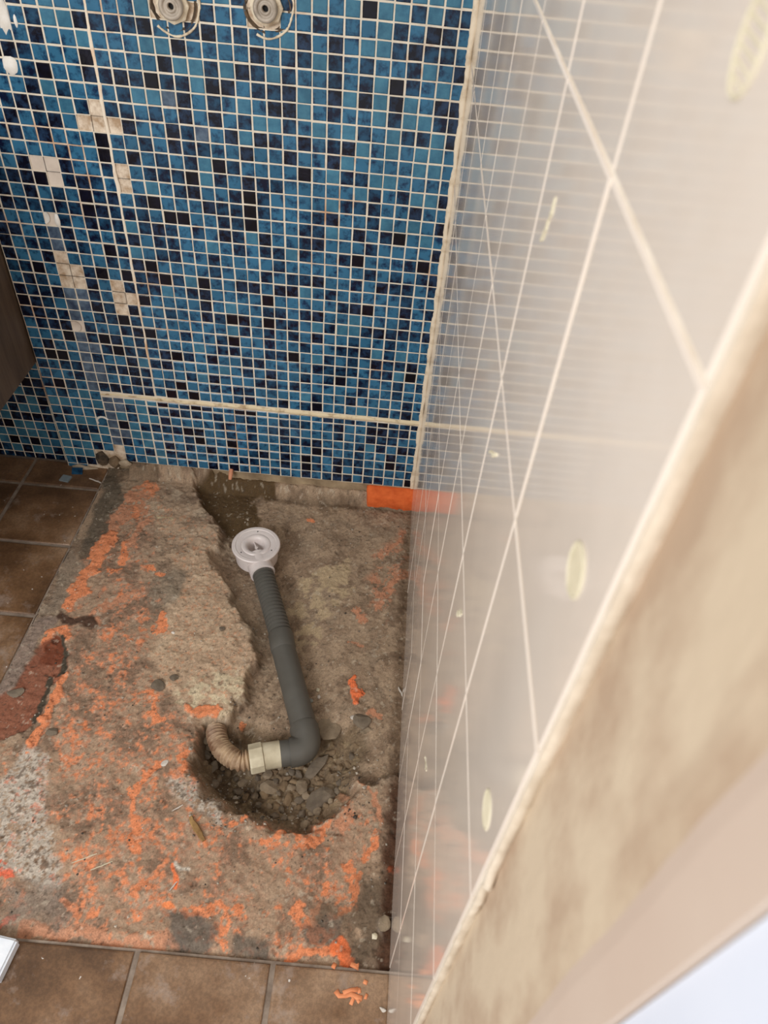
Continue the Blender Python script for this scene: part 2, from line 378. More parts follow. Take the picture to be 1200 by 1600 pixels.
v, f = bead([(-29+29*i/(nb-1), 7.88+0.05*math.sin(i*0.11)) for i in range(nb)], [0.12+0.34*min(1, i/70) for i in range(nb)], 0.16, 9, 'x')
tag(obj('joint_bead', v, f, M_band, wb, smooth=True), 'brown stained cream bead across the lower mosaic')
v, f = bead([(-24.02, 8.4+i*0.3) for i in range(125)], [0.17+0.1*min(1, i/60) for i in range(125)], 0.1, 21)
tag(obj('joint_bead', v, f, simple('rusty_joint_bead', srgb(228,184,140), srgb(240,226,204), 0.35, 0.8, 0.4, 4, 0.34, 0.5), wb, smooth=True), 'wide rust-tinted vertical joint')
# white plaster dabs on the tiles, at the left edge
def blob(cx, cz, pts, t, m, name, parent, label=None, y=-0.02):
    nn = len(pts); V = [(cx, y-t, cz)]; F = []
    for k, (rx_, rz_) in enumerate(pts): V.append((cx+rx_*0.7, y-t*0.9, cz+rz_*0.7))
    for k, (rx_, rz_) in enumerate(pts): V.append((cx+rx_, y+0.05, cz+rz_))
    for k in range(nn):
        k2 = (k+1) % nn
        F += [(0, 1+k, 1+k2), (1+k, 1+nn+k, 1+nn+k2, 1+k2)]
    F = [q[::-1] for q in F]
    o = obj(name, V, F, m, parent, smooth=True)
    if label: o['label'] = label
    return o
def ring_pts(rx_, rz_, n=14, jit=0.12, seed=1):
    r = random.Random(seed)
    return [(rx_*math.cos(2*math.pi*k/n)*(1+r.uniform(-jit, jit)), rz_*math.sin(2*math.pi*k/n)*(1+r.uniform(-jit, jit))) for k in range(n)]
blob(-29.65, 33.75, ring_pts(0.52, 0.6, 16, 0.08), 0.08, M_plaster, 'plaster_dab', wb, 'round white plaster dab')
blob(-29.35, 36.6, ring_pts(0.42, 1.2, 18, 0.2, 4), 0.1, M_plaster, 'plaster_dab', wb, 'long white plaster patch')
blob(-28.6, 36.25, ring_pts(0.12, 0.42, 10, 0.1, 5), 0.05, M_plaster, 'plaster_dab', wb, 'small white plaster drip')
blob(-30.0, 23.8, ring_pts(0.42, 0.5, 14, 0.06, 8), -0.12, M_plaster, 'plaster_dab', wb, 'round white plug rim')
blob(-29.05, 23.6, ring_pts(0.22, 0.55, 12, 0.1, 9), 0.07, M_plaster, 'plaster_dab', wb, 'curved white plug rim')
blob(-29.75, 14.6, ring_pts(0.5, 0.5, 14, 0.06, 11), -0.15, M_adh2, 'plaster_dab', wb, 'round filled plug hole')
def arc(cx, cz, r, a0, a1, w, m, name, label, yy=-0.03, n=26):
    pth = [(cx+r*math.cos(a0+(a1-a0)*i/n), yy, cz+r*math.sin(a0+(a1-a0)*i/n)) for i in range(n+1)]
    rr = random.Random(int(cx*7)); v, f = tube(pth, [w*(0.7+0.6*rr.random()) for _ in pth], 8)
    o = obj(name, v, f, m, wb, smooth=True); o['label'] = label; return o
arc(-29.35, 4.75, 0.55, 0.5, 3.6, 0.085, M_plaster, 'plaster_arc', 'curved white plaster trace')
# ---- water inlets
M_brass = simple('dull_fitting', srgb(150,138,124), srgb(188,176,160), 1.2, 0.45)
M_ring = simple('crusty_cream_ring', srgb(160,132,100), srgb(232,218,192), 1.1, 0.8, 0.7, 3, 0.3, 0.52)
M_hole = simple('dark_bore', srgb(12,10,10), srgb(24,20,18), 1.0, 0.8)
M_dark = simple('dark_crumbled_mortar', srgb(40,34,30), srgb(112,92,70), 1.0, 0.95, 0.9, 3)
for i, (ix, iz) in enumerate(INLETS):
    t = empty('water_inlet', (ix, 0, iz))
    tag(t, ['round threaded water inlet in mosaic wall, left one at top edge', 'round threaded water inlet in mosaic wall, right one with cream hexagonal collar'][i], 'water inlet', 'shower mixer inlets in the mosaic wall')
    def lz(prof, name, m, n=40, hexa=False, label=None):
        v, f = lathe(prof, n); v = [(x, -z, y) for x, y, z in v]
        return obj(name, v, f, m, t, smooth=not hexa, loc=(0, 0, 0))
    v, f = lathe([(0.02,-0.14),(1.2,-0.14),(1.35,-0.02),(1.42,0.0)], 30); rr = random.Random(i)
    v = [(x*(1+rr.uniform(-.05,.05)), -z, y*(1+rr.uniform(-.05,.05))) for x, y, z in v]
    obj('broken_recess', v, f, M_dark, t)
    lz([(0.5,0.0),(1.0,0.0),(1.02,0.22),(0.9,0.3),(0.5,0.3)], 'collar', M_ring, 8, True)
    lz([(0.72,0.1),(0.74,0.62),(0.66,0.72),(0.5,0.74),(0.48,0.6),(0.34,0.58),(0.32,0.66),(0.2,0.66),(0.19,0.3)], 'threaded_socket', M_brass)
    lz([(0.2,0.35),(0.01,0.35)], 'bore', M_hole)
    arcp = [(1.5+0.1*math.sin(a*3))*1.0 for a in range(3)]
    pth = [((1.62+0.06*math.sin(5*a))*math.cos(a), -0.02, (1.62+0.05*math.cos(4*a))*math.sin(a)) for a in [(-2.0+3.2*q/40) if i else (-2.3+2.6*q/40) for q in range(41)]]
    v, f = tube(pth, [0.05+0.04*rr.random() for _ in pth], 8)
    obj('sealant_ring', v, f, M_ring, t, smooth=True)
# ---- recessed wall part behind the cabinet
YR = 0.9
wl = obj('wall_alcove', *join([box(-62, -33.7, YR+0.3, 5, -6, Z1)]), M_render); tag(wl, kind='structure')
v, f = join([box(-62, -33.9, YR+0.06, YR+0.31, -1.7, 44)]); obj('grout', v, f, M_grout, wl)
SV, SF, SM = [], [], []
for c in range(-50, -33):
    for n in range(-2, 20):
        x0 = c-0.62; tn = TONES[min(4, int(R.random()**1.5*5.2))]
        if x0 > -34.6: wd_ = 0.55; cx = x0+0.3
        else: wd_ = 1-JW; cx = x0+0.5
        v, f = chip(wd_, 1-JW); k = len(SV)
        SV += [(p_[0]+cx, p_[1]+YR, p_[2]+n+0.72) for p_ in v]; SF += [tuple(i+k for i in q) for q in f]; SM += [TONES.index(tn)]*len(f)
tag(obj('mosaic_tiles', SV, SF, [MT[k] for k in TONES], wl, fm=SM), kind='stuff')

v, f = box(-70, -56, -62, 5, -6, 92)  # unseen left wall, added to block world light from the rear left floor
tag(obj('blocker_wall_left', v, f, simple('beige_room_paint', srgb(196,182,164), srgb(206,192,174), 0.1, 0.8)), kind='structure')

# ------------------------------------------------------------------ wall_right: glazed tiles
YE = -46.4
VJ = [-46.4, -40.68, -35.02, -29.3, -23.6, -17.9, -12.2, -6.5, 0.0]
HJ = [-1.3, 6.24, 13.83, 21.44, 29.08, 36.51, 44.12, 51.7, 59.3]
wr = obj('wall_right', *box(0.3, 6, -50.45, 4, -6, 70), M_cem); tag(wr, kind='structure')
gw = 0.10
v, f = join([box(0.05, 0.34, YE+0.03, 0.3, -1.4, 59.3)])
obj('grout', v, f, M_wg, wr)
for a, b_ in zip(VJ[:-1], VJ[1:]):
    for c_, d_ in zip(HJ[:-1], HJ[1:]):
        w_, h_ = b_-a-gw, d_-c_-gw
        v, f = chip(w_, h_, 0.3, 0.05, 'x')
        v = [(x, y, z) for x, y, z in v]
        link('tile', mesh_data('glazed_tile', v, f, [M_wt]), wr, (R.gauss(0, 0.006), (a+b_)/2, (c_+d_)/2), (0, R.gauss(0, 0.0008), R.gauss(0, 0.0012)))
# ragged mortar lip along the tile edge
def lip():
    V, F = [], []; r = random.Random(2); n = 6
    zs = [-1.3+i*0.35 for i in range(170)]
    for i, z in enumerate(zs):
        w_ = 0.04+0.03*math.sin(i*0.21)*math.sin(i*0.083)+r.uniform(0, 0.03)+(0.2 if 28 < z < 31 else 0)*r.random()
        for k in range(n):
            t = k/(n-1); V.append((0.06+0.26*t, YE-0.02-w_*math.sin(math.pi*(0.15+0.85*t))*(1 if k < n-1 else 0)-0.02*r.random(), z))
    for i in range(len(zs)-1):
        for k in range(n-1): F.append((i*n+k, i*n+k+1, (i+1)*n+k+1, (i+1)*n+k))
    return V, F
tag(obj('mortar_lip', *lip(), simple('lip_mortar', srgb(196,180,158), srgb(224,210,190), 0.9, 0.9), wr, smooth=True), 'ragged cream mortar lip along the cut tile edge')
# painted strip at the wall's end
def strip():
    V, F = [], []; r = random.Random(12); n = 140
    for i in range(n):
        z = -1.3+i*0.5; e = -49.55+0.07*math.sin(i*0.17)+0.03*math.sin(i*0.53)+r.uniform(-0.01, 0.01)
        V += [(0.3, e, z), (0.27, e-0.25, z), (0.24, -50.46, z), (1.2, -50.47, z)]
    for i in range(n-1):
        for k in range(3): F.append((i*4+k, i*4+k+1, (i+1)*4+k+1, (i+1)*4+k))
    return V, F
tag(obj('paint_edge', *strip(), M_pink, wr), 'smooth pinkish beige paint at the wall end')
tr = obj('trim_1', *join([box(0.34, 6, -75, -50.5, -6, 75)]), M_jamb); tag(tr, kind='structure')
# glue marks on the tiles
def glue(cy, cz, ry, rz, hatch, tilt, label):
    parts = []
    if hatch:
        pth = [(-0.005, cy+ry*math.cos(a)+tilt*rz*math.sin(a), cz+rz*math.sin(a)) for a in [2*math.pi*k/28 for k in range(29)]]
        parts.append(tube(pth, 0.03, 5))
        for k in range(-3, 4):
            t = k/4; w_ = math.sqrt(1-t*t)
            parts.append(tube([(-0.004, cy-ry*w_+tilt*rz*t, cz+rz*(t-0.06)), (-0.004, cy+ry*w_+tilt*rz*t, cz+rz*(t+0.06))], 0.022, 5))
    else:
        r = random.Random(int(cz*10)); pth = [(-0.002, cy+ry*(k/8-0.5)+r.uniform(-0.06, 0.06), cz+rz*(k/8-0.5)*2+r.uniform(-0.06, 0.06)) for k in range(9)]
        parts.append(tube(pth, [0.02+0.05*r.random() for _ in pth], 6))
        pth = [(-0.002, p_[1]+0.14+r.uniform(-0.05, 0.05), p_[2]-0.1) for p_ in pth]
        parts.append(tube(pth, [0.01+0.04*r.random() for _ in pth], 6))
    v, f = join(parts); o = obj('glue_mark', v, f, M_glue, wr); o['label'] = label
glue(-45.3, 31.7, 0.42, 0.5, True, 0.0, 'oval hatched yellow glue mark near the tile edge')
glue(-45.05, 39.8, 0.42, 0.45, True, 0.0, 'faint oval yellow glue mark')
glue(-44.4, 46.7, 0.34, 0.5, True, 0.0, 'broad pale yellow glue mark at top')
glue(-36.6, 41.7, -0.5, 0.6, False, 0, 'thin yellow glue streak')
glue(-36.4, 34.9, -1.0, 0.35, False, 0, 'flaky yellow glue streak')
glue(-37.2, 17.6, -1.0, 0.3, False, 0, 'small yellow glue streak')
glue(-36.9, 28.1, -0.7, 0.5, False, 0, 'faint yellow glue streak')

# ------------------------------------------------------------------ floor tiles
ZF = -1.3
fl = obj('floor', *box(-75, 1, -90, 4, -10, -6.6), M_render); tag(fl, kind='structure')
# grout bed under the tiles: an L of slabs around the opened shower area
v, f = join([box(-75, -30.0, -90, YR+0.3, -6.6, ZF-0.12), box(-30.0, 0.3, -90, -40.75, -6.6, ZF-0.12)])
obj('grout', v, f, M_fg, fl)
def ftile(x0, x1, y0, y1):
    w_, h_ = x1-x0, y1-y0; t, bev = 0.5, 0.09; V = []
    for d, ins in ((-t, 0), (-bev, 0), (-0.02, bev*0.6), (0, bev*1.6)):
        for sx, sy in ((-1,-1),(1,-1),(1,1),(-1,1)): V.append((sx*(w_/2-ins), sy*(h_/2-ins), d))
    F = [(12,13,14,15)]
    for l in (0, 4, 8):
        for k in range(4): F.append((l+k, l+(k+1) % 4, l+4+(k+1) % 4, l+4+k))
    link('tile', mesh_data('floor_tile', V, F, [M_ft]), fl, ((x0+x1)/2, (y0+y1)/2, ZF+R.gauss(0, 0.02)), (R.gauss(0, 0.002), R.gauss(0, 0.002), R.gauss(0, 0.002)))
gj = 0.17
xs = [-53.0, -45.25, -37.45, -30.0]; ys = [-48.5, -40.75, -33.3, -25.7, -18.0, -10.3, -2.95]
for a, b_ in zip(xs[:-1], xs[1:]):
    for c_, d_ in zip(ys[:-1], ys[1:]): ftile(a+gj, b_-gj, c_+gj, d_-gj)
    ftile(a+gj, b_-gj, -2.95+gj, YR-0.35)
xs2 = [-30.0, -22.9, -14.85, -6.85, 0.05]
for a, b_ in zip(xs2[:-1], xs2[1:]):
    for c_, d_ in ((-56.3, -48.5), (-48.5, -40.75)): ftile(a+gj, b_-gj-(0 if b_ < 0 else -gj), c_+gj, d_-gj)
for a, b_ in zip(xs[:-1], xs[1:]): ftile(a+gj, b_-gj, -56.3+gj, -48.5-gj)

# ------------------------------------------------------------------ mortar bed of the removed shower tray
gx0, gx1, gy0, gy1 = -30.05, 0.25, -40.8, 0.33
NXg, NYg = 404, 548
gx, gy = np.meshgrid(np.linspace(gx0, gx1, NXg), np.linspace(gy0, gy1, NYg))
wx = gx+(fbm(gx, gy, 0.9, 4, 1)-0.5)*1.5; wy = gy+(fbm(gx, gy, 0.9, 4, 2)-0.5)*1.5     # ragged outlines
def poly_sd(pts, x=None, y=None):
    """signed distance to a polygon of picture measurements laid on the floor; inside is negative"""
    x = wx if x is None else x; y = wy if y is None else y
    q = [P(*p_)[:2] for p_ in pts]; d = np.full(x.shape, 1e9); ins = np.zeros(x.shape, bool)
    for i in range(len(q)):
        a = q[i]; b_ = q[(i+1) % len(q)]; e = b_-a; L2 = e@e+1e-9
        t = np.clip(((x-a[0])*e[0]+(y-a[1])*e[1])/L2, 0, 1)
        d = np.minimum(d, np.hypot(x-a[0]-t*e[0], y-a[1]-t*e[1]))
        c_ = ((a[1] > y) != (b_[1] > y)) & (x < (b_[0]-a[0])*(y-a[1])/(b_[1]-a[1]+1e-12)+a[0]); ins ^= c_
    return np.where(ins, -d, d)
def line_d(pts, x=None, y=None):
    x = wx if x is None else x; y = wy if y is None else y
    q = [P(*p_)[:2] for p_ in pts]; d = np.full(x.shape, 1e9)
    for a, b_ in zip(q[:-1], q[1:]):
        e = b_-a; t = np.clip(((x-a[0])*e[0]+(y-a[1])*e[1])/(e@e+1e-9), 0, 1)
        d = np.minimum(d, np.hypot(x-a[0]-t*e[0], y-a[1]-t*e[1]))
    return d
sm = lambda a, b_, x: (lambda t: t*t*(3-2*t))(np.clip((x-a)/(b_-a), 0, 1))
n1 = fbm(gx, gy, 0.35, 5, 11); n2 = fbm(gx, gy, 1.2, 4, 21); n3 = fbm(gx, gy, 4.0, 3, 31); n4 = fbm(gx, gy, 2.2, 4, 41, 0.6); n5 = fbm(gx, gy, 0.6, 5, 51, 0.6)
n6 = fbm(gx, gy, 0.8, 5, 61, 0.65); n7 = fbm(gx, gy, 3.0, 3, 71, 0.6)
H = -1.42+0.3*(n1-0.5)+0.26*(n2-0.5)+0.13*(n3-0.5)
nf = fbm(gx, gy, 4.5, 3, 91, 0.6)
# lowered channel right of the broken screed
ledge = [(300,748),(318,790),(352,832),(328,866),(350,900),(366,925),(374,962),(398,990),(392,1040),(384,1080),(352,1112),(322,1128),(300,1150)]
chan = poly_sd(ledge+[(310,1240),(380,1270),(460,1300),(520,1270),(560,1220),(640,1210),(720,1120),(720,1000),(700,740),(500,745)])
H = H-1.05*sm(0.35, -0.35, chan)*(0.85+0.3*n2)
bowl = poly_sd([(335,800),(470,830),(500,960),(520,1100),(560,1160),(500,1290),(330,1240),(300,1130),(385,1080),(400,980),(350,900)], gx, gy)
H = H-0.55*sm(2.0, -2.0, bowl)
hole = poly_sd([(318,1125),(380,1118),(470,1130),(560,1115),(575,1160),(548,1230),(505,1268),(478,1295),(425,1275),(372,1250),(325,1225),(300,1180)])
H = H-1.35*sm(0.9, -1.6, hole)*(0.75+0.5*n2)
deep = poly_sd([(320,1130),(352,1120),(372,1150),(400,1200),(420,1240),(370,1248),(325,1200)])
H = H-0.9*sm(0.6, -0.8, deep)
# rough fractured flank of the screed and rubble texture in the hole
fl_m = np.exp(-(np.maximum(chan, 0)-0.2)**2/0.5)*sm(0.9, 0.0, np.abs(chan))
ridge = 1-np.abs(2*fbm(gx, gy, 1.1, 4, 81, 0.6)-1)
H = H+0.35*fl_m*(ridge-0.7)
rub = sm(0.3, -0.8, hole)
H = H+rub*(0.55*(ridge-0.75)+0.25*(n4-0.5))
# slight ridge and step at the two tile edges, flush strip beside the left tiles
H = np.where(gx < -28.9, np.maximum(H, ZF-0.12), H)
H = H-0.25*sm(0.5, 0.0, np.abs(gy+40.55))*1.0
# wall foot: mortar rises up to the mosaic
foot = sm(-0.9-0.6*(n1-0.5)*2, 0.2, gy); H = H+foot*(1.35+0.3*(n4-0.5))*(gx > -27.8)+foot*0.3*(gx <= -27.8)
H = H-0.15*sm(0.8, 0.0, -gx)*(gy < -4)
# chips and pits
pit = 0.6*sm(0.72, 0.78, n7)*sm(0.45, 0.6, n5); H = H-0.15*pit
brick_red = poly_sd([(88,998),(108,1020),(92,1060),(72,1075),(62,1120),(38,1140),(0,1160),(-60,1240),(-60,1120),(0,1095),(28,1075),(42,1035),(62,1005)])
H = H-0.14*sm(0.15, -0.15, brick_red)
col = np.zeros(gx.shape+(3,))
def C3(r, g_, b_): return np.array(srgb(r, g_, b_)[:3])
def lay(c_, m): 
    global col
    m = np.clip(m, 0, 1)[..., None]; col = col*(1-m)+np.asarray(c_)*m
lay(C3(168,143,118), np.ones(gx.shape))
lay(C3(134,112,92), sm(0.45, 0.62, n5))
lay(C3(176,156,132), sm(0.52, 0.68, n6)*0.8)
lay(C3(134,112,90), 0.55*sm(0.5, -1.0, chan))
lay(C3(172,148,122), 0.8*sm(0.2, -1.5, chan)*sm(0.42, 0.6, n2))
lay(C3(190,168,132), sm(0.2, -0.3, poly_sd([(470,890),(540,850),(560,900),(500,980),(470,1010),(450,930)]))*sm(0.45, 0.6, n2)*0.6)
# cream ledge of broken screed
cream = poly_sd([(225,770),(330,815),(345,835),(325,870),(350,905),(368,960),(386,1000),(385,1060),(345,1110),(275,1100),(235,1040),(235,1000),(268,960),(290,900),(245,850)])
lay(C3(188,160,132), sm(0.5, -0.5, cream)*0.85*(0.35+0.65*sm(-7, -13, gy)))
lay(C3(204,178,148), sm(0.3, -0.6, cream)*sm(0.48, 0.62, n2)*0.6*(0.2+0.8*sm(-7, -13, gy)))
lay(C3(206,140,100), sm(0.3, -0.6, cream)*sm(0.62, 0.7, nf)*0.5)
lay(C3(208,190,158), sm(0.3, -0.3, poly_sd([(300,1060),(385,1040),(384,1075),(345,1110),(270,1110),(275,1085)]))*sm(0.42, 0.55, n4))
lay(C3(136,122,104), sm(0.3, -0.3, poly_sd([(225,910),(290,890),(285,925),(245,955),(220,940)]))*0.7)
# grey strip beside the tiles
lay(C3(98,88,74), sm(0.3, -0.3, poly_sd([(175,735),(200,770),(170,850),(130,880),(128,850),(150,790),(160,745)]))*0.85)
lay(C3(142,126,108), sm(0.3, -0.3, poly_sd([(108,860),(135,880),(95,950),(60,965),(85,925)]))*0.7)
lay(C3(140,122,110), sm(0.2, -0.2, poly_sd([(60,965),(90,965),(55,1010),(28,1075),(0,1100),(-60,1200),(-60,1100)]))*0.8)
# wet dark patch at the wall and dark wall foot
wet = poly_sd([(306,752),(345,742),(432,748),(428,765),(395,770),(405,800),(392,826),(350,822),(338,800),(312,785)])
lay(C3(84,64,38), sm(0.25, -0.2, wet)*0.95)
lay(C3(70,52,32), sm(0.7, 0.0, np.abs(gy+0.9+0.5*(n1-0.5)))*sm(-17, -12, gx)*0.5)
lay(C3(84,70,52), sm(1.6, 0.0, np.abs(gy+0.3))*(gx < -25)*0.5)
# orange fields of membrane remains
OR = C3(224,140,96); OR2 = C3(194,138,106); RED = C3(170,104,76)
orf = lambda base: sm(base+0.01, base+0.09, n4*0.34+n6*0.33+nf*0.33)
zoneA = sm(1.0, -1.5, poly_sd([(205,770),(250,760),(240,880),(240,960),(250,1080),(300,1130),(300,1200),(380,1290),(560,1230),(590,1300),(560,1420),(540,1500),(300,1490),(0,1460),(-80,1400),(-80,1200),(60,1160),(90,980),(150,850)]))
zoneB = sm(0.8, -0.6, cream)
lay(C3(182,130,102), zoneA*(1-zoneB)*(0.25+0.75*sm(0.4, 0.62, nf))*(0.3+0.7*sm(0.42, 0.6, n6))*0.7)
lay(OR2, zoneA*(1-zoneB)*orf(0.525)*0.72)
lay(OR, zoneA*(1-zoneB)*orf(0.56)*0.9)
dense = sm(1.0, -1.0, poly_sd([(110,1140),(170,960),(240,930),(240,1100),(300,1140),(300,1230),(255,1330),(240,1480),(100,1440),(80,1300)]))
lay(OR2, dense*(1-zoneB)*orf(0.49)*0.75)
lay(OR, dense*(1-zoneB)*orf(0.545)*0.85)
lay(OR2, sm(0.6, -0.4, poly_sd([(590,850),(632,820),(632,890),(600,960),(575,930)]))*orf(0.47)*0.9)
def stroke(pts, w, c_=OR, edge=0.14, k=1.0, wob=0.9, raise_=0.0, solid=0.0):
    global H
    d = line_d(pts)/w + (n4-0.5)*wob
    m = sm(1.0, 1.0-edge, d)*k
    if solid < 1: m = m*np.clip(sm(0.30, 0.42, n7)+solid, 0, 1)
    lay(c_, m); H = H+m*raise_
stroke([(232,765),(215,775),(208,800)], 1.1, k=0.8)
stroke([(212,770),(195,800),(175,835)], 0.7, OR2)
stroke([(176,836),(158,860),(142,888),(122,925),(105,945)], 0.62, raise_=0.06, solid=1)
stroke([(172,838),(150,872)], 0.8, raise_=0.05, solid=1)
stroke([(222,775),(224,820),(200,850)], 0.5, OR2)
stroke([(200,850),(190,874)], 0.32, solid=1)
stroke([(180,890),(165,895)], 0.3)
stroke([(236,890),(255,900)], 0.35)
stroke([(258,958),(248,985)], 0.32, solid=1)
stroke([(145,965),(180,940),(210,930)], 0.55, OR2)
stroke([(80,985),(98,985),(105,1000)], 0.35, raise_=0.08, solid=1)
stroke([(75,1010),(82,990)], 0.25, raise_=0.08, solid=1)
stroke([(98,1055),(88,1085),(75,1115),(62,1140),(55,1150)], 0.42, raise_=0.1, solid=1)
stroke([(60,1130),(55,1155),(46,1175)], 0.42, raise_=0.1, solid=1)
stroke([(78,1055),(92,1056)], 0.3, raise_=0.08, solid=1)
stroke([(240,1083),(236,1118)], 0.25, solid=1)
stroke([(232,1118),(245,1125)], 0.4)
stroke([(130,1125),(140,1132)], 0.3)
stroke([(306,1110),(332,1106)], 0.55, raise_=0.12, solid=1)
stroke([(380,1112),(384,1116)], 0.2, raise_=0.05, solid=1)
stroke([(550,1046),(556,1062),(560,1072)], 0.3, C3(238,124,76), raise_=0.1, solid=1, wob=0.5)
stroke([(556,1080),(568,1068)], 0.22, C3(238,124,76), raise_=0.1, solid=1, wob=0.5)
stroke([(582,1106),(592,1110)], 0.25, OR2)
stroke([(482,798),(488,802)], 0.22); stroke([(600,858),(632,825)], 0.3, OR2); stroke([(590,930),(612,900),(634,880)], 0.5, OR2)
stroke([(562,945),(566,958)], 0.35, OR2); stroke([(548,992),(572,994)], 0.22, OR2)
stroke([(208,1235),(207,1270),(212,1318)], 0.3); stroke([(208,1295),(209,1312)], 0.4, solid=1)
stroke([(285,1180),(288,1206)], 0.4); stroke([(250,1190),(230,1210),(215,1235)], 0.35)
stroke([(270,1358),(273,1372)], 0.26, C3(236,128,80), solid=1); stroke([(264,1412),(272,1424)], 0.32, C3(236,140,88), solid=1)
stroke([(410,1305),(445,1290),(470,1310),(482,1325),(500,1290),(522,1262)], 0.26); stroke([(478,1318),(486,1310)], 0.42, solid=1)
stroke([(528,1232),(540,1240),(546,1262),(534,1290)], 0.34, OR2); stroke([(568,1222),(580,1235),(590,1260),(598,1285)], 0.26, OR2)
stroke([(583,1300),(582,1320),(572,1336),(566,1345)], 0.3, solid=0.5); stroke([(540,1350),(542,1370),(548,1380)], 0.2)
stroke([(560,1370),(548,1385),(545,1415),(540,1430)], 0.28); stroke([(505,1385),(510,1400)], 0.2); stroke([(500,1420),(497,1440)], 0.2,OR2)
stroke([(470,1425),(485,1440),(505,1465)], 0.45); stroke([(455,1490),(480,1494),(500,1490),(530,1492)], 0.3, solid=0.4)
stroke([(536,1480),(552,1496)], 0.6, C3(234,122,72), solid=1, raise_=0.06)
stroke([(-20,1330),(2,1345),(15,1370)], 0.4, C3(222,112,82), solid=1); stroke([(-10,1432),(20,1430)], 0.4, C3(220,124,98))
stroke([(30,1452),(70,1462),(110,1455),(180,1468),(260,1475)], 0.42, OR2, k=0.9); stroke([(110,1405),(110,1425)], 0.25)
stroke([(300,1425),(340,1420),(380,1425)], 0.35); stroke([(345,1440),(340,1460),(355,1475)], 0.35)
stroke([(622,1365),(616,1352)], 0.14, C3(230,118,76), solid=1)
stroke([(348,1275),(360,1288),(378,1285),(384,1268)], 0.22)
# red brick coloured strip
lay(C3(140,84,62), sm(0.15, -0.15, brick_red)*0.9)
lay(C3(112,58,36), sm(0.15, -0.1, poly_sd([(88,998),(104,1015),(100,1030),(70,1035),(62,1020)]))*0.8)
lay(C3(74,66,54), sm(0.3, 0.15, line_d([(98,1000),(102,1020),(92,1045)])))
lay(C3(74,66,54), sm(0.3, 0.15, line_d([(72,1060),(68,1090),(55,1118),(45,1132)])))
lay(C3(88,64,50), sm(0.45, 0.2, line_d([(85,965),(110,975),(140,970)])))
# pale aggregate patches
pale = np.minimum(poly_sd([(0,1215),(40,1165),(70,1180),(72,1230),(75,1300),(96,1350),(98,1380),(60,1388),(15,1350),(-60,1380),(-60,1240)]),
                  poly_sd([(268,1225),(280,1208),(300,1225),(335,1245),(352,1265),(340,1282),(318,1270),(295,1262),(275,1240)]))
pm = sm(0.25, -0.2, pale)
lay(C3(194,182,166), pm*sm(0.34, 0.46, nf)*0.95)
lay(C3(212,120,86), pm*orf(0.56)*0.7)
lay(C3(112,96,82), pm*sm(0.62, 0.68, n3)*0.8)
lay(C3(206,196,180), sm(0.3, 0.1, line_d([(278,1352),(302,1360)]))*0.9)
lay(C3(206,188,150), sm(0.22, 0.05, line_d([(244,808),(272,811)])))
# dark soil at bottom right and in the hole
lay(C3(92,78,62), sm(1.0, -0.8, poly_sd([(560,1370),(612,1380),(606,1500),(560,1500),(552,1450),(500,1440),(500,1420),(550,1420)]))*0.75*sm(0.3, 0.5, n2+0.1))
lay(C3(170,156,140), sm(0.4, 0.0, line_d([(596,1440),(604,1456)]))*0.8)
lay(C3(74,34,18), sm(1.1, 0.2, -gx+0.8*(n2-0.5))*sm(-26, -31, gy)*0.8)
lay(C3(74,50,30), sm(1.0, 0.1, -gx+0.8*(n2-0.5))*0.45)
lay(C3(112,94,70), sm(0.6, -0.6, hole)*0.7); lay(C3(84,68,50), sm(0.4, -0.8, deep)*0.6)
lay(C3(150,130,100), sm(0.3, -0.8, hole)*sm(0.55, 0.65, n4)*0.6)
lay(C3(96,90,82), sm(0.5, -0.2, poly_sd([(260,1430),(300,1430),(330,1445),(320,1480),(270,1480)]))*0.8)
lay(C3(100,92,82), sm(0.5, -0.2, poly_sd([(375,1460),(430,1470),(425,1500),(375,1492)]))*0.8)
lay(C3(96,88,78), sm(0.3, -0.2, poly_sd([(470,1435),(540,1440),(530,1478),(480,1470)]))*0.7)
lay(C3(128,116,104), sm(0.8, -0.5, poly_sd([(110,1380),(20,1390),(5,1440),(100,1440)]))*0.7)
# speckles, pits
n8 = fbm(gx, gy, 7.0, 2, 101, 0.5)
lay(C3(82,70,58), sm(0.74, 0.82, n8)*0.6); lay(C3(205,192,170), sm(0.29, 0.24, n7)*0.35)
lay(C3(90,78,64), pit*0.8)
shade = 0.86+0.28*n3
col = np.clip(col*shade[..., None], 0, 1)
verts = np.stack([gx, gy, H], -1).reshape(-1, 3)*U
idx = np.arange(NXg*NYg).reshape(NYg, NXg)
quads = np.stack([idx[:-1,:-1], idx[:-1,1:], idx[1:,1:], idx[1:,:-1]], -1).reshape(-1, 4)
me = bpy.data.meshes.new('mortar_bed'); me.vertices.add(len(verts)); me.vertices.foreach_set('co', verts.ravel())
me.loops.add(quads.size); me.loops.foreach_set('vertex_index', quads.ravel())
me.polygons.add(len(quads)); me.polygons.foreach_set('loop_start', np.arange(0, quads.size, 4)); me.update(calc_edges=True)
me.polygons.foreach_set('use_smooth', np.ones(len(quads), bool))
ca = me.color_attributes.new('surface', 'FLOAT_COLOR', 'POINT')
ca.data.foreach_set('color', np.concatenate([col.reshape(-1, 3), np.ones((len(verts), 1))], 1).ravel())
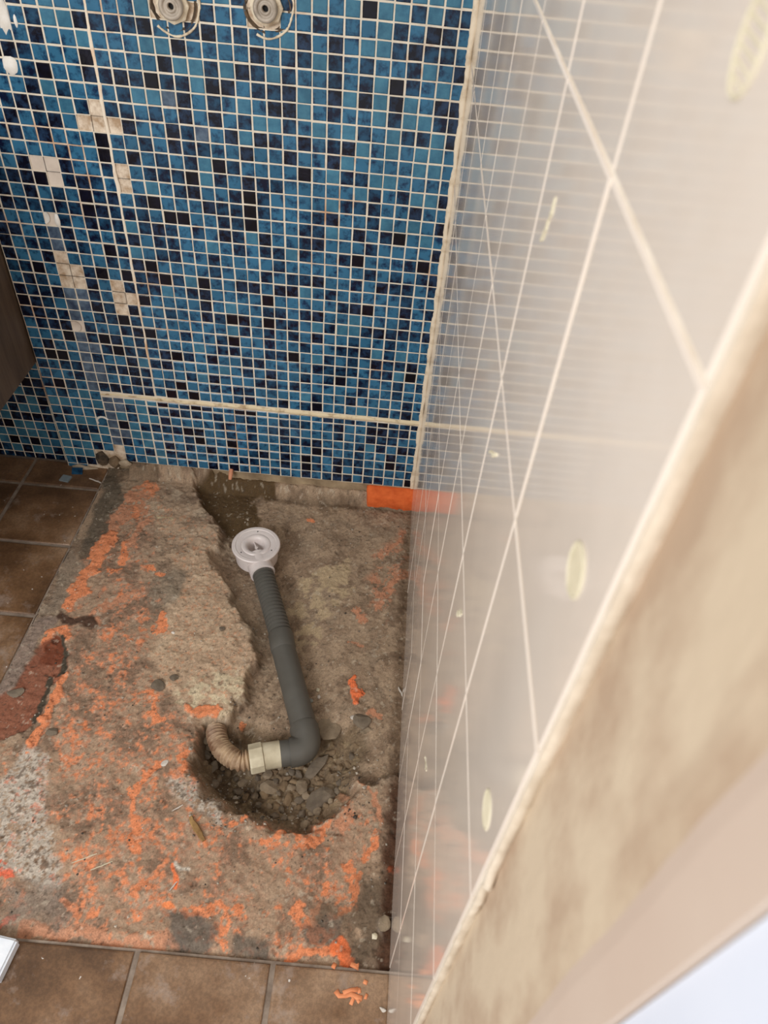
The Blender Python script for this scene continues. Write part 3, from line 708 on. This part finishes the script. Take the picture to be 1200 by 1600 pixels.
def bed_mat():
    m, nt, b = mat('screed_surface'); p_ = pos(nt)
    a = N(nt, 'ShaderNodeVertexColor'); a.layer_name = 'surface'
    g_ = ramp(nt, noise(nt, p_, 9, 5, 0.75), [(0.36, BW(0.72)), (0.64, BW(1.22))])
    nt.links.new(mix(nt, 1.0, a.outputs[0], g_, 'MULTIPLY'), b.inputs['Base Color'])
    b.inputs['Roughness'].default_value = 0.88; b.inputs['Specular IOR Level'].default_value = 0.3
    bump(nt, b, noise(nt, p_, 7, 5, 0.7), 0.55, 0.0012); return m
me.materials.append(bed_mat())
bed = link('mortar_bed', me, fl); bed['label'] = 'rough mortar bed with orange membrane remains'
def Hat(x, y):
    i = int(round((y-gy0)/(gy1-gy0)*(NYg-1))); j = int(round((x-gx0)/(gx1-gx0)*(NXg-1)))
    return float(H[min(max(i, 0), NYg-1), min(max(j, 0), NXg-1)])
def ground(u, v):
    """point of the bed or the tiles met by a picture measurement"""
    z = ZF
    for _ in range(12):
        q = P(u, v, z); z = 0.5*z+0.5*(Hat(q[0], q[1]) if (gx0 < q[0] < gx1 and gy0 < q[1] < gy1) else ZF)
    return P(u, v, z)

# ------------------------------------------------------------------ shower waste
M_pvc = simple('off_white_plastic', srgb(220,208,203), srgb(228,218,212), 0.8, 0.35)
M_grey = simple('dark_grey_plastic', srgb(86,83,76), srgb(94,91,84), 0.5, 0.5)
M_ivory = simple('ivory_plastic', srgb(190,178,150), srgb(218,208,180), 0.8, 0.45)
M_hose = simple('rusty_beige_hose', srgb(124,92,68), srgb(194,168,136), 0.7, 0.6, 0, 1, 0.35, 0.62)
ZD = -0.7
dc = P(400, 850, ZD)
sw = empty('shower_waste', (dc[0], dc[1], -3.1))
tag(sw, 'off-white round shower trap with grey ribbed pipe and elbow on mortar', 'drain')
base_z = -3.1
def loc(p_): return tuple(np.array(p_, float)-np.array([dc[0], dc[1], base_z]))
def part(name, V, F, m, parent=sw, smooth=True, label=None):
    V = [loc(p_) for p_ in V]; o = obj(name, V, F, m, parent, smooth=smooth)
    if label: o['label'] = label
    md = o.modifiers.new('edge', 'EDGE_SPLIT'); md.split_angle = math.radians(38)
    return o
RD = 2.0; HB = 1.75
def atd(v): return [(p_[0]*1.07+dc[0], p_[1]*1.07+dc[1], p_[2]*1.1+ZD) for p_ in v]
v, f = lathe([(0.01,-HB),(1.62,-HB),(1.75,-HB+0.1),(1.84,-0.34),(1.98,-0.3),(2.02,-0.22),(2.02,-0.06),(1.96,0.0),(1.72,0.0),(1.66,-0.05),(1.30,-0.05),(1.22,-0.09),(1.16,-0.02),(1.05,0.0),(0.9,-0.02),(0.78,-0.12),(0.70,-0.3),(0.66,-1.45),(0.01,-1.5)], 64)
body = part('trap_body', atd(v), f, M_pvc)
def child_part(name, V, F, m, parent, label=None, smooth=True):
    o = part(name, V, F, m, parent, smooth, label); return o
v1, f1 = join([box(-0.68,0.68,-0.045,0.045,-0.62,-0.45)]); a = math.radians(-62)
rotz = lambda V, a: [(x*math.cos(a)-y*math.sin(a), x*math.sin(a)+y*math.cos(a), z) for x, y, z in V]
child_part('cross_bar', atd(rotz(v1, a)), f1, M_pvc, body)
v1, f1 = lathe([(0.01,-0.42),(0.05,-0.4),(0.07,-0.43),(0.13,-0.43),(0.14,-0.65)], 20); child_part('bar_hub', atd(v1), f1, M_pvc, body)
for k, an in enumerate((95, 200+25, 340)):
    v1, f1 = lathe([(0.01,-0.02),(0.05,-0.02),(0.055,-0.045)], 12); rr_ = 1.48; a = math.radians(an)
    child_part('screw_hole', atd([(x+rr_*math.cos(a), y+rr_*math.sin(a), z) for x, y, z in v1]), f1, M_hole, body)
# outlet, ribbed pipe, smooth pipe, elbow
zp = -1.8
A0 = P(402, 872, zp); A1 = P(411, 897, zp); A2 = P(438, 990, zp); A3 = P(442, 1010, zp-0.05); A4 = P(474, 1132, zp-0.25)
d0 = (A1-A0)/np.linalg.norm(A1-A0)
r = 0.80
v, f = tube([A0, A1, A1+d0*0.02], [1.1, 1.1, 0.95], 32); child_part('outlet_spigot', v, f, M_pvc, body)
L = A2-A1; n = 17; pth, rad = [A1-L*0.04], [0.80]
for k in range(n):
    for t_, q in ((0.0, .82), (0.12, .94), (0.62, .94), (0.74, .82)):
        pth.append(A1+L*((k+t_)/n)); rad.append(q)
pth.append(A2); rad.append(0.94)
part('ribbed_pipe', *tube(pth, rad, 32), M_grey, label='ribbed dark grey pipe section')
e1 = (A3-A2)/np.linalg.norm(A3-A2)
part('pipe_collar', *tube([A2-e1*0.05, A2+e1*0.1, A3+e1*0.3, A3+e1*0.42], [0.94, 1.01, 1.02, 0.98], 32), M_grey)
part('smooth_pipe', *tube([A3+e1*0.3, (A3+A4)/2, A4], [0.97, 0.97, 0.97], 32), M_grey, label='smooth dark grey pipe section')
zq = zp-0.45
B1 = P(438, 1178, zq); CO = P(482, 1172, zq)
ea = (CO-A4)/np.linalg.norm(CO-A4); eb = (B1-CO)/np.linalg.norm(B1-CO)
E0 = A4-ea*0.05; E1 = CO+eb*1.35
pth = [E0, A4+ea*0.25]; s0 = CO-ea*1.0; s1 = CO+eb*1.0
for k in range(11):
    t_ = k/10; pth.append((1-t_)**2*s0+2*t_*(1-t_)*CO+t_*t_*s1)
pth += [E1]
part('pipe_elbow', *tube(pth, [0.98, 1.09]+[1.06]*11+[1.09], 32), M_grey, label='dark grey elbow')
part('short_pipe', *tube([E1-eb*0.2, E1+eb*0.02, B1], [0.95, 0.95, 0.95], 32), M_grey)
B2 = P(412, 1182, zq); B3 = P(390, 1187, zq)
ec = (B3-B1)/np.linalg.norm(B3-B1)
part('connector_sleeve', *tube([B1-ec*0.05, B1, B2-ec*0.1, B2], [0.86, 0.97, 0.97, 1.0], 32), M_ivory)
pn = part('connector_nut', *tube([B2-ec*0.05, B2, B2+ec*0.08, B3-ec*0.05, B3, B3+ec*0.02], [0.9, 0.98, 1.1, 1.1, 1.05, 0.85], 10), M_ivory, smooth=False, label='ivory faceted nut')
pth, rad = [], []
cps = [B3-ec*0.1, B3+ec*0.6, P(366, 1186, zq+0.05), P(348, 1172, zq-0.1), P(339, 1152, zq-0.25), P(338, 1132, zq-0.9), P(342, 1118, zq-1.6)]
def catmull(c_, n):
    out = []; c_ = [2*c_[0]-c_[1]]+list(c_)+[2*c_[-1]-c_[-2]]
    for i in range(1, len(c_)-2):
        for k in range(n):
            t_ = k/n; a, b_, c2, d_ = c_[i-1:i+3]
            out.append(0.5*((2*b_)+(c2-a)*t_+(2*a-5*b_+4*c2-d_)*t_*t_+(3*b_-a-3*c2+d_)*t_**3))
    return out+[c_[-2]]
pp = catmull(cps, 32)
pp = np.array(pp); sl = np.concatenate([[0], np.cumsum(np.linalg.norm(np.diff(pp, axis=0), axis=1))]); ev = np.arange(0, sl[-1], 0.034)
for s_ in ev:
    pth.append(np.array([np.interp(s_, sl, pp[:, i]) for i in range(3)])); rad.append(0.68+0.09*math.cos(2*math.pi*s_/0.27))
part('corrugated_hose', *tube(pth, rad, 28), M_hose, label='rusty beige corrugated hose going down into the hole')

# ------------------------------------------------------------------ loose pieces
def chunk(name, sx, sy, sz, seed, m):
    r = random.Random(seed); bm = bmesh.new(); bmesh.ops.create_icosphere(bm, subdivisions=2, radius=1.0)
    pl = [(Vector((r.gauss(0,1), r.gauss(0,1), r.gauss(0,1))).normalized(), r.uniform(0.5, 0.85)) for _ in range(9)]
    for v_ in bm.verts:
        for nrm, d_ in pl:
            s = v_.co.dot(nrm)
            if s > d_: v_.co -= nrm*(s-d_)
        v_.co *= 1+r.uniform(-0.05, 0.05)
        v_.co = Vector((v_.co.x*sx*U*1.25, v_.co.y*sy*U*1.25, v_.co.z*sz*U*1.25))
    me_ = bpy.data.meshes.new(name); bm.to_mesh(me_); bm.free(); me_.materials.append(m); return me_
M_st = [simple('grey_mortar_lump', srgb(126,110,90), srgb(156,138,114), 1.2, 0.95, 0.8, 5), simple('brown_mortar_lump', srgb(112,92,70), srgb(144,122,94), 1.2, 0.95, 0.8, 5), simple('dark_grey_stone', srgb(102,90,76), srgb(130,116,98), 1.0, 0.9, 0.8, 5)]
M_pale = simple('pale_fragment', srgb(190,180,168), srgb(214,206,194), 1.2, 0.8)
placed = []
def piece(name, u, v, sx, sy, sz, m, label, cat, rz=0.0, group=None, seed=1, tilt=(0,0), dz=0.4):
    q = ground(u, v); placed.append((q[0], q[1]))
    o = link(name, chunk(name, sx, sy, sz, seed, m), None, (q[0], q[1], q[2]+sz*dz), (tilt[0], tilt[1], rz))
    return tag(o, label, cat, group)
piece('stone', 502, 1252, 1.0, 0.78, 0.5, M_st[2], 'chipped dark grey stone with pale face, largest at the hole rim', 'stone', 0.3, seed=4)
piece('mortar_fragment', 517, 1137, 0.9, 1.15, 0.12, M_st[0], 'flat smooth mortar flake just right of the grey elbow', 'fragment', 0.2, seed=6, dz=1.6)
piece('mortar_fragment', 566, 1127, 0.62, 0.62, 0.2, M_st[2], 'squarish dark mortar flake right of the flat flake', 'fragment', 0.1, seed=8, dz=0.8)
piece('mortar_fragment', 572, 1142, 0.42, 0.28, 0.2, M_st[0], 'small round lump touching the squarish dark flake', 'fragment', 0.0, seed=9)
piece('mortar_fragment', 496, 1199, 0.5, 1.05, 0.2, M_st[2], 'long dark slab fragment below the grey elbow', 'fragment', -0.6, seed=10, tilt=(0.2,0.1))
piece('mortar_fragment', 421, 1232, 0.85, 0.5, 0.28, M_st[0], 'wide pale-edged mortar lump below the ivory nut', 'fragment', -0.2, seed=12)
piece('mortar_fragment', 471, 1232, 0.5, 0.5, 0.3, M_st[0], 'blocky olive-grey lump left of the chipped grey stone', 'fragment', 0.4, seed=13)
piece('stone', 247, 1072, 0.42, 0.5, 0.2, M_st[2], 'small grey stone chip stuck in orange patch on the screed', 'stone', 0.6, seed=14)
piece('stone', 272, 1060, 0.3, 0.28, 0.15, M_st[2], 'small dark pebble on cream screed beside the grey chip', 'stone', 0.2, seed=15)
piece('stone', 25, 1082, 0.55, 0.42, 0.12, M_st[2], 'dark slate-like chip on red strip by the tiles', 'stone', 0.4, seed=16)
piece('stone', 82, 1144, 0.45, 0.25, 0.14, M_st[2], 'dark chip right of the bright orange strip', 'stone', 0.1, seed=17)
piece('stone', 347, 983, 0.22, 0.2, 0.14, M_st[2], 'small round grey pebble near the broken screed edge', 'stone', 0.1, seed=18)
piece('pebble', 485, 1095, 0.2, 0.2, 0.16, simple('bluish_pebble', srgb(120,124,120), srgb(140,144,138), 1, 0.6), 'bluish grey pebble touching the smooth pipe', 'pebble', seed=19)
piece('pebble', 499, 1089, 0.14, 0.16, 0.1, M_pale, 'tiny white pebble right of the bluish one', 'pebble', seed=20)
piece('pebble', 497, 1078, 0.13, 0.18, 0.1, M_ivory, 'tiny yellowish pebble above the white one', 'pebble', seed=21)
piece('pebble', 552, 1121, 0.19, 0.18, 0.12, M_pale, 'white round pebble beside the squarish dark flake', 'pebble', seed=22)
piece('pebble', 271, 989, 0.16, 0.14, 0.08, M_pale, 'white speck-like chip on the cream screed', 'pebble', seed=23)
piece('pebble', 585, 1463, 0.2, 0.2, 0.1, M_ivory, 'cream stone by the bright orange corner patch', 'pebble', seed=24)
piece('pebble', 600, 1444, 0.35, 0.45, 0.12, M_st[0], 'larger pale rubble lump at wall foot near the tiles', 'pebble', seed=25)
piece('pebble', 258, 1193, 0.25, 0.2, 0.08, M_pale, 'pale grey angular flake among the orange specks', 'pebble', seed=26, rz=0.6)
piece('pebble', 598, 1578, 0.2, 0.11, 0.07, M_pale, 'small white chip lying on the bottom right floor tile', 'pebble', seed=27, rz=-0.5)
# heap of rubble in the hole
rr = random.Random(33); gl = 'small grey-brown mortar lump in the rubble heap below the hose'
spots = []
while len(spots) < 70:
    u, v = rr.uniform(315, 560), rr.uniform(1130, 1290)
    q = P(u, v, -2.6); i = int((q[1]-gy0)/(gy1-gy0)*(NYg-1)); j = int((q[0]-gx0)/(gx1-gx0)*(NXg-1))
    if hole[i, j] > -0.35: continue
    if 385 < u < 500 and 1140 < v < 1205: continue
    if 330 < u < 400 and 1115 < v < 1195: continue
    if u > 498 and v < 1222 and rr.random() < 0.8: continue
    if any(math.hypot(u-a, v-b_) < 10 for a, b_ in spots+[(500,1252),(496,1198),(420,1232),(472,1232)]): continue
    spots.append((u, v))
meshes = [chunk('rubble_lump', rr.uniform(0.3,0.55), rr.uniform(0.25,0.45), rr.uniform(0.16,0.3), 100+k, M_st[k % 3]) for k in range(12)]
for k, (u, v) in enumerate(spots):
    q = ground(u, v); o = link('rubble_lump', meshes[k % 12], None, (q[0], q[1], q[2]+0.08), (rr.uniform(-.3,.3), rr.uniform(-.3,.3), rr.uniform(0, 6.3)))
    s = rr.uniform(0.5, 1.0); o.scale = (s, s, s)
    gl = ['dark loose mortar lump in the deep hollow left under the corrugated hose', 'loose mortar lump in the rubble heap straight below the ivory nut', 'loose mortar lump at the right end of the rubble heap near the chipped grey stone'][0 if u < 385 else 1 if u < 465 else 2]
    tag(o, gl, 'rubble', ['loose lumps in the hollow', 'loose lumps below the nut', 'loose lumps by the grey stone'][0 if u < 385 else 1 if u < 465 else 2])
# grit over the bed
V, F = [], []
def near_trap(x, y): return math.hypot(x-dc[0], y-dc[1]) < 2.6
rr = random.Random(77)
for k in range(1500):
    x, y = rr.uniform(-29.8, -0.2), rr.uniform(-40.6, -0.8); z = Hat(x, y); s = 0.03+0.09*rr.random()**4
    if rr.random() < 0.35:
        q = P(rr.gauss(440, 70), rr.gauss(1220, 40), -2.2); x, y = q[0], q[1]; z = Hat(x, y); s *= 1.6
    if any(math.hypot(x-a, y-b_) < 1.5 for a, b_ in placed) or near_trap(x, y): continue
    a = rr.uniform(0, 6.28); n0 = len(V)
    for dx_, dy_, dz_ in ((1,0,0),(0,1,0),(-1,0,0),(0,-1,0),(0.2,0.1,0.8),(0,0,-0.7)):
        e = rr.uniform(0.7, 1.2)
        V.append((x+s*e*(dx_*math.cos(a)-dy_*math.sin(a)), y+s*e*(dx_*math.sin(a)+dy_*math.cos(a)), z+s*dz_+0.3*s))
    for t_ in ((0,1,4),(1,2,4),(2,3,4),(3,0,4),(1,0,5),(2,1,5),(3,2,5),(0,3,5)): F.append(tuple(n0+i for i in t_))
M_grit = simple('mixed_grit', srgb(70,62,54), srgb(198,186,168), 0.9, 0.9, 0, 1, 0.4, 0.6)
gr = obj('grit', V, F, M_grit); tag(gr, 'fine loose grit scattered over the mortar bed', 'grit', kind='stuff')
# splinter, nail, slivers
def sliver(name, p0, p1, w, t, m, label, cat, lift=0.05):
    a = ground(*p0); b_ = ground(*p1); c_ = (a+b_)/2
    L_ = float(np.hypot(b_[0]-a[0], b_[1]-a[1])); an = math.atan2(b_[1]-a[1], b_[0]-a[0])
    n_ = 7; V = []; r_ = random.Random(int(p0[0]))
    for i in range(n_):
        s_ = i/(n_-1)-0.5; ww = w*(1-1.2*abs(s_)**2)*r_.uniform(0.8, 1.1); of = r_.uniform(-.15, .15)*w
        V += [(s_*L_, of-ww/2, 0), (s_*L_, of+ww/2, 0), (s_*L_, of+ww*0.35, t), (s_*L_, of-ww*0.35, t)]
    F = []
    for i in range(n_-1):
        for k in range(4): F.append((i*4+k, i*4+(k+1) % 4, (i+1)*4+(k+1) % 4, (i+1)*4+k))
    F += [(3,2,1,0), tuple((n_-1)*4+k for k in range(4))]
    o = obj(name, V, F, m, loc=(c_[0], c_[1], max(a[2], b_[2])+lift-0.03)); o.rotation_euler = (0, 0, an); return tag(o, label, cat)
M_wd = simple('raw_wood', srgb(122,88,48), srgb(168,134,84), 1.5, 0.8)
sliver('wood_splinter', (298,1278), (318,1315), 0.42, 0.12, M_wd, 'brown wood splinter lying on the orange-specked screed', 'splinter')
sliver('straw_bit', (270,1268), (286,1258), 0.08, 0.05, M_pale, 'short pale straw above left of the wood splinter', 'straw')
sliver('straw_bit', (265,1392), (277,1378), 0.1, 0.05, M_pale, 'short white straw under the bright orange fleck', 'straw')
sliver('straw_bit', (112,1349), (152,1334), 0.08, 0.04, M_ivory, 'long thin beige straw on the left orange area, upper one', 'straw')
sliver('straw_bit', (142,1361), (176,1346), 0.08, 0.04, M_ivory, 'long thin beige straw on the left orange area, lower one', 'straw')
sliver('straw_bit', (622,1075), (632,1092), 0.14, 0.06, M_pale, 'pale sliver leaning at the foot of tiled wall', 'straw')
sliver('straw_bit', (140,748), (158,755), 0.16, 0.06, M_pale, 'cream shaving on floor by broken mosaic corner', 'shaving')
# plastic plug under the mosaic
M_plug = simple('salmon_plastic', srgb(190,120,90), srgb(214,148,112), 1, 0.6)
q = PY(360, 745, -0.55); v, f = tube([(0,0.5,0.45), (0,0.1,0.15), (-0.05,-0.15,-0.3)], [0.2, 0.22, 0.16], 10)
tag(obj('wall_plug', v, f, M_plug, loc=(q[0], q[1]+0.1, q[2])), 'salmon plastic plug sticking out beneath the mosaic', 'plug')
# orange brick at the corner
M_brick = simple('orange_brick', srgb(206,88,32), srgb(232,112,52), 0.9, 0.9, 0.9, 4)
v, f = [], []
r_ = random.Random(4); nb_, mb_ = 22, 7
q0 = PY(573, 762, -0.2); q1 = PY(573, 781, -0.2)
bx0, bx1 = q0[0], 0.2; zt, zb = q0[2]-0.05, q1[2]-0.35
for i in range(nb_):
    for j in range(mb_):
        x = bx0+(bx1-bx0)*i/(nb_-1); t_ = j/(mb_-1)
        zz = zt+(zb-zt)*t_; yy = -0.8-0.12*math.sin(t_*math.pi)+r_.uniform(-0.03, 0.03)
        if j == 0: yy = 0.3
        if j == mb_-1: zz += r_.uniform(-0.1, 0.15)
        if i == 0: yy = 0.2
        v.append((x+r_.uniform(-.02,.02), yy, zz))
for i in range(nb_-1):
    for j in range(mb_-1): f.append((i*mb_+j, i*mb_+j+1, (i+1)*mb_+j+1, (i+1)*mb_+j))
br = obj('brick', v, f, M_brick, smooth=True); tag(br, 'bright orange brick under the mosaic in the wall corner', 'brick')
# loose mosaic chips and the broken corner at the left
q = ground(103, 749); v, f = box(-0.45, 0.45, -0.4, 0.4, 0, 0.16)
o = obj('mosaic_chip', v, f, simple('grey_glass_chip', srgb(120,132,138), srgb(136,146,150), 1, 0.25), loc=(q[0], q[1], ZF+0.02)); o.rotation_euler = (0,0,-0.15)
tag(o, 'loose greyish mosaic tile lying on the brown floor tile', 'mosaic tile')
q = ground(120, 741); v, f = box(-0.5, 0.5, -0.35, 0.35, 0, 0.16)
o = obj('mosaic_chip', v, f, MT['D'], loc=(q[0], q[1]+0.3, ZF+0.12)); o.rotation_euler = (0.7,0,0.1)
tag(o, 'loose dark blue mosaic tile leaning at the wall foot', 'mosaic tile')
M_pm = simple('pale_mortar_lump', srgb(160,142,118), srgb(196,180,156), 1, 0.9, 0.8, 4)
for k, (u, v, sx, sy, sz, lb, m) in enumerate([(135,733,1.25,0.35,0.5,'long pale mortar lump at foot of the mosaic pillar', M_pm), (178,722,0.6,0.35,0.8,'upright brown mortar chunk in the broken mosaic corner', M_st[1]),
        (160,716,0.55,0.35,0.75,'dark cracked mortar chunk beside the upright brown one', M_dark), (195,722,0.6,0.35,0.4,'beige mortar chunk below the broken mosaic edge', M_pm)]):
    q = PY(u, v, -0.1); o = link('mortar_lump', chunk('mortar_lump', sx, sy, sz, 60+k, m), None, (q[0], q[1]+0.05, q[2]-0.05), (0, 0, 0)); tag(o, lb, 'mortar lump')
# orange splatter on the bottom right tile
M_or = simple('orange_membrane', srgb(222,134,86), srgb(238,156,108), 1.0, 0.8)
sp = []
for line in (((525,1548),(530,1556),(540,1556),(548,1553),(558,1558),(566,1560)), ((536,1552),(548,1547),(560,1546)), ((548,1570),(552,1560),(550,1550)), ((560,1544),(562,1552)), ((558,1566),(562,1562)), ((568,1533),(574,1536)), ((570,1556),(574,1558)), ((520,1513),(524,1505)), ((548,1506),(560,1512),(558,1506))):
    q = [P(u, v, ZF+0.03) for u, v in line]
    sp.append(tube(q, [0.09+0.09*R.random() for _ in q], 6))
v, f = join(sp); o = obj('membrane_splatter', [(a, b_, ZF+0.03+(c_-ZF-0.03)*0.35) for a, b_, c_ in v], f, M_or, fl, smooth=True); o['label'] = 'orange membrane splatter on the bottom right tile'
# white block at the left edge
M_wb = simple('white_foam', srgb(226,232,238), srgb(240,244,248), 1.2, 0.6, 0.4, 3)
q = P(17, 1500, ZF)
bm = bmesh.new(); bmesh.ops.create_cube(bm, size=1.0)
for v_ in bm.verts: v_.co = Vector(((v_.co.x-0.5)*4.0*U, (v_.co.y)*2.2*U, (v_.co.z+0.5)*0.8*U))
bmesh.ops.bevel(bm, geom=bm.edges[:], offset=0.12*U, segments=2, affect='EDGES')
me_ = bpy.data.meshes.new('foam_block'); bm.to_mesh(me_); bm.free(); me_.materials.append(M_wb)
o = link('foam_block', me_, None, (q[0]+0.1, q[1]-0.2, ZF), (0, 0, -0.12)); tag(o, 'white block corner lying on brown tiles at left edge', 'block')

# ------------------------------------------------------------------ cabinet at the left
cb = empty('vanity_cabinet', (-34.2, 0, 10.5)); tag(cb, 'dark wood laminate wall cabinet hanging in the left corner', 'cabinet')
v, f = box(-54, -0.0, -26, 0.75, 0, 22); obj('side_panel', *box(-0.7, 0, -26, 0.75, 0, 22), M_wood, cb)
obj('carcass', *box(-20, -0.72, -25.5, 0.7, 0.05, 21.9), M_wood, cb)
obj('door', *box(-10, -0.3, -26.8, -26.1, 0.1, 21.8), M_wood, cb); obj('door', *box(-20, -10.2, -26.8, -26.1, 0.1, 21.8), M_wood, cb)
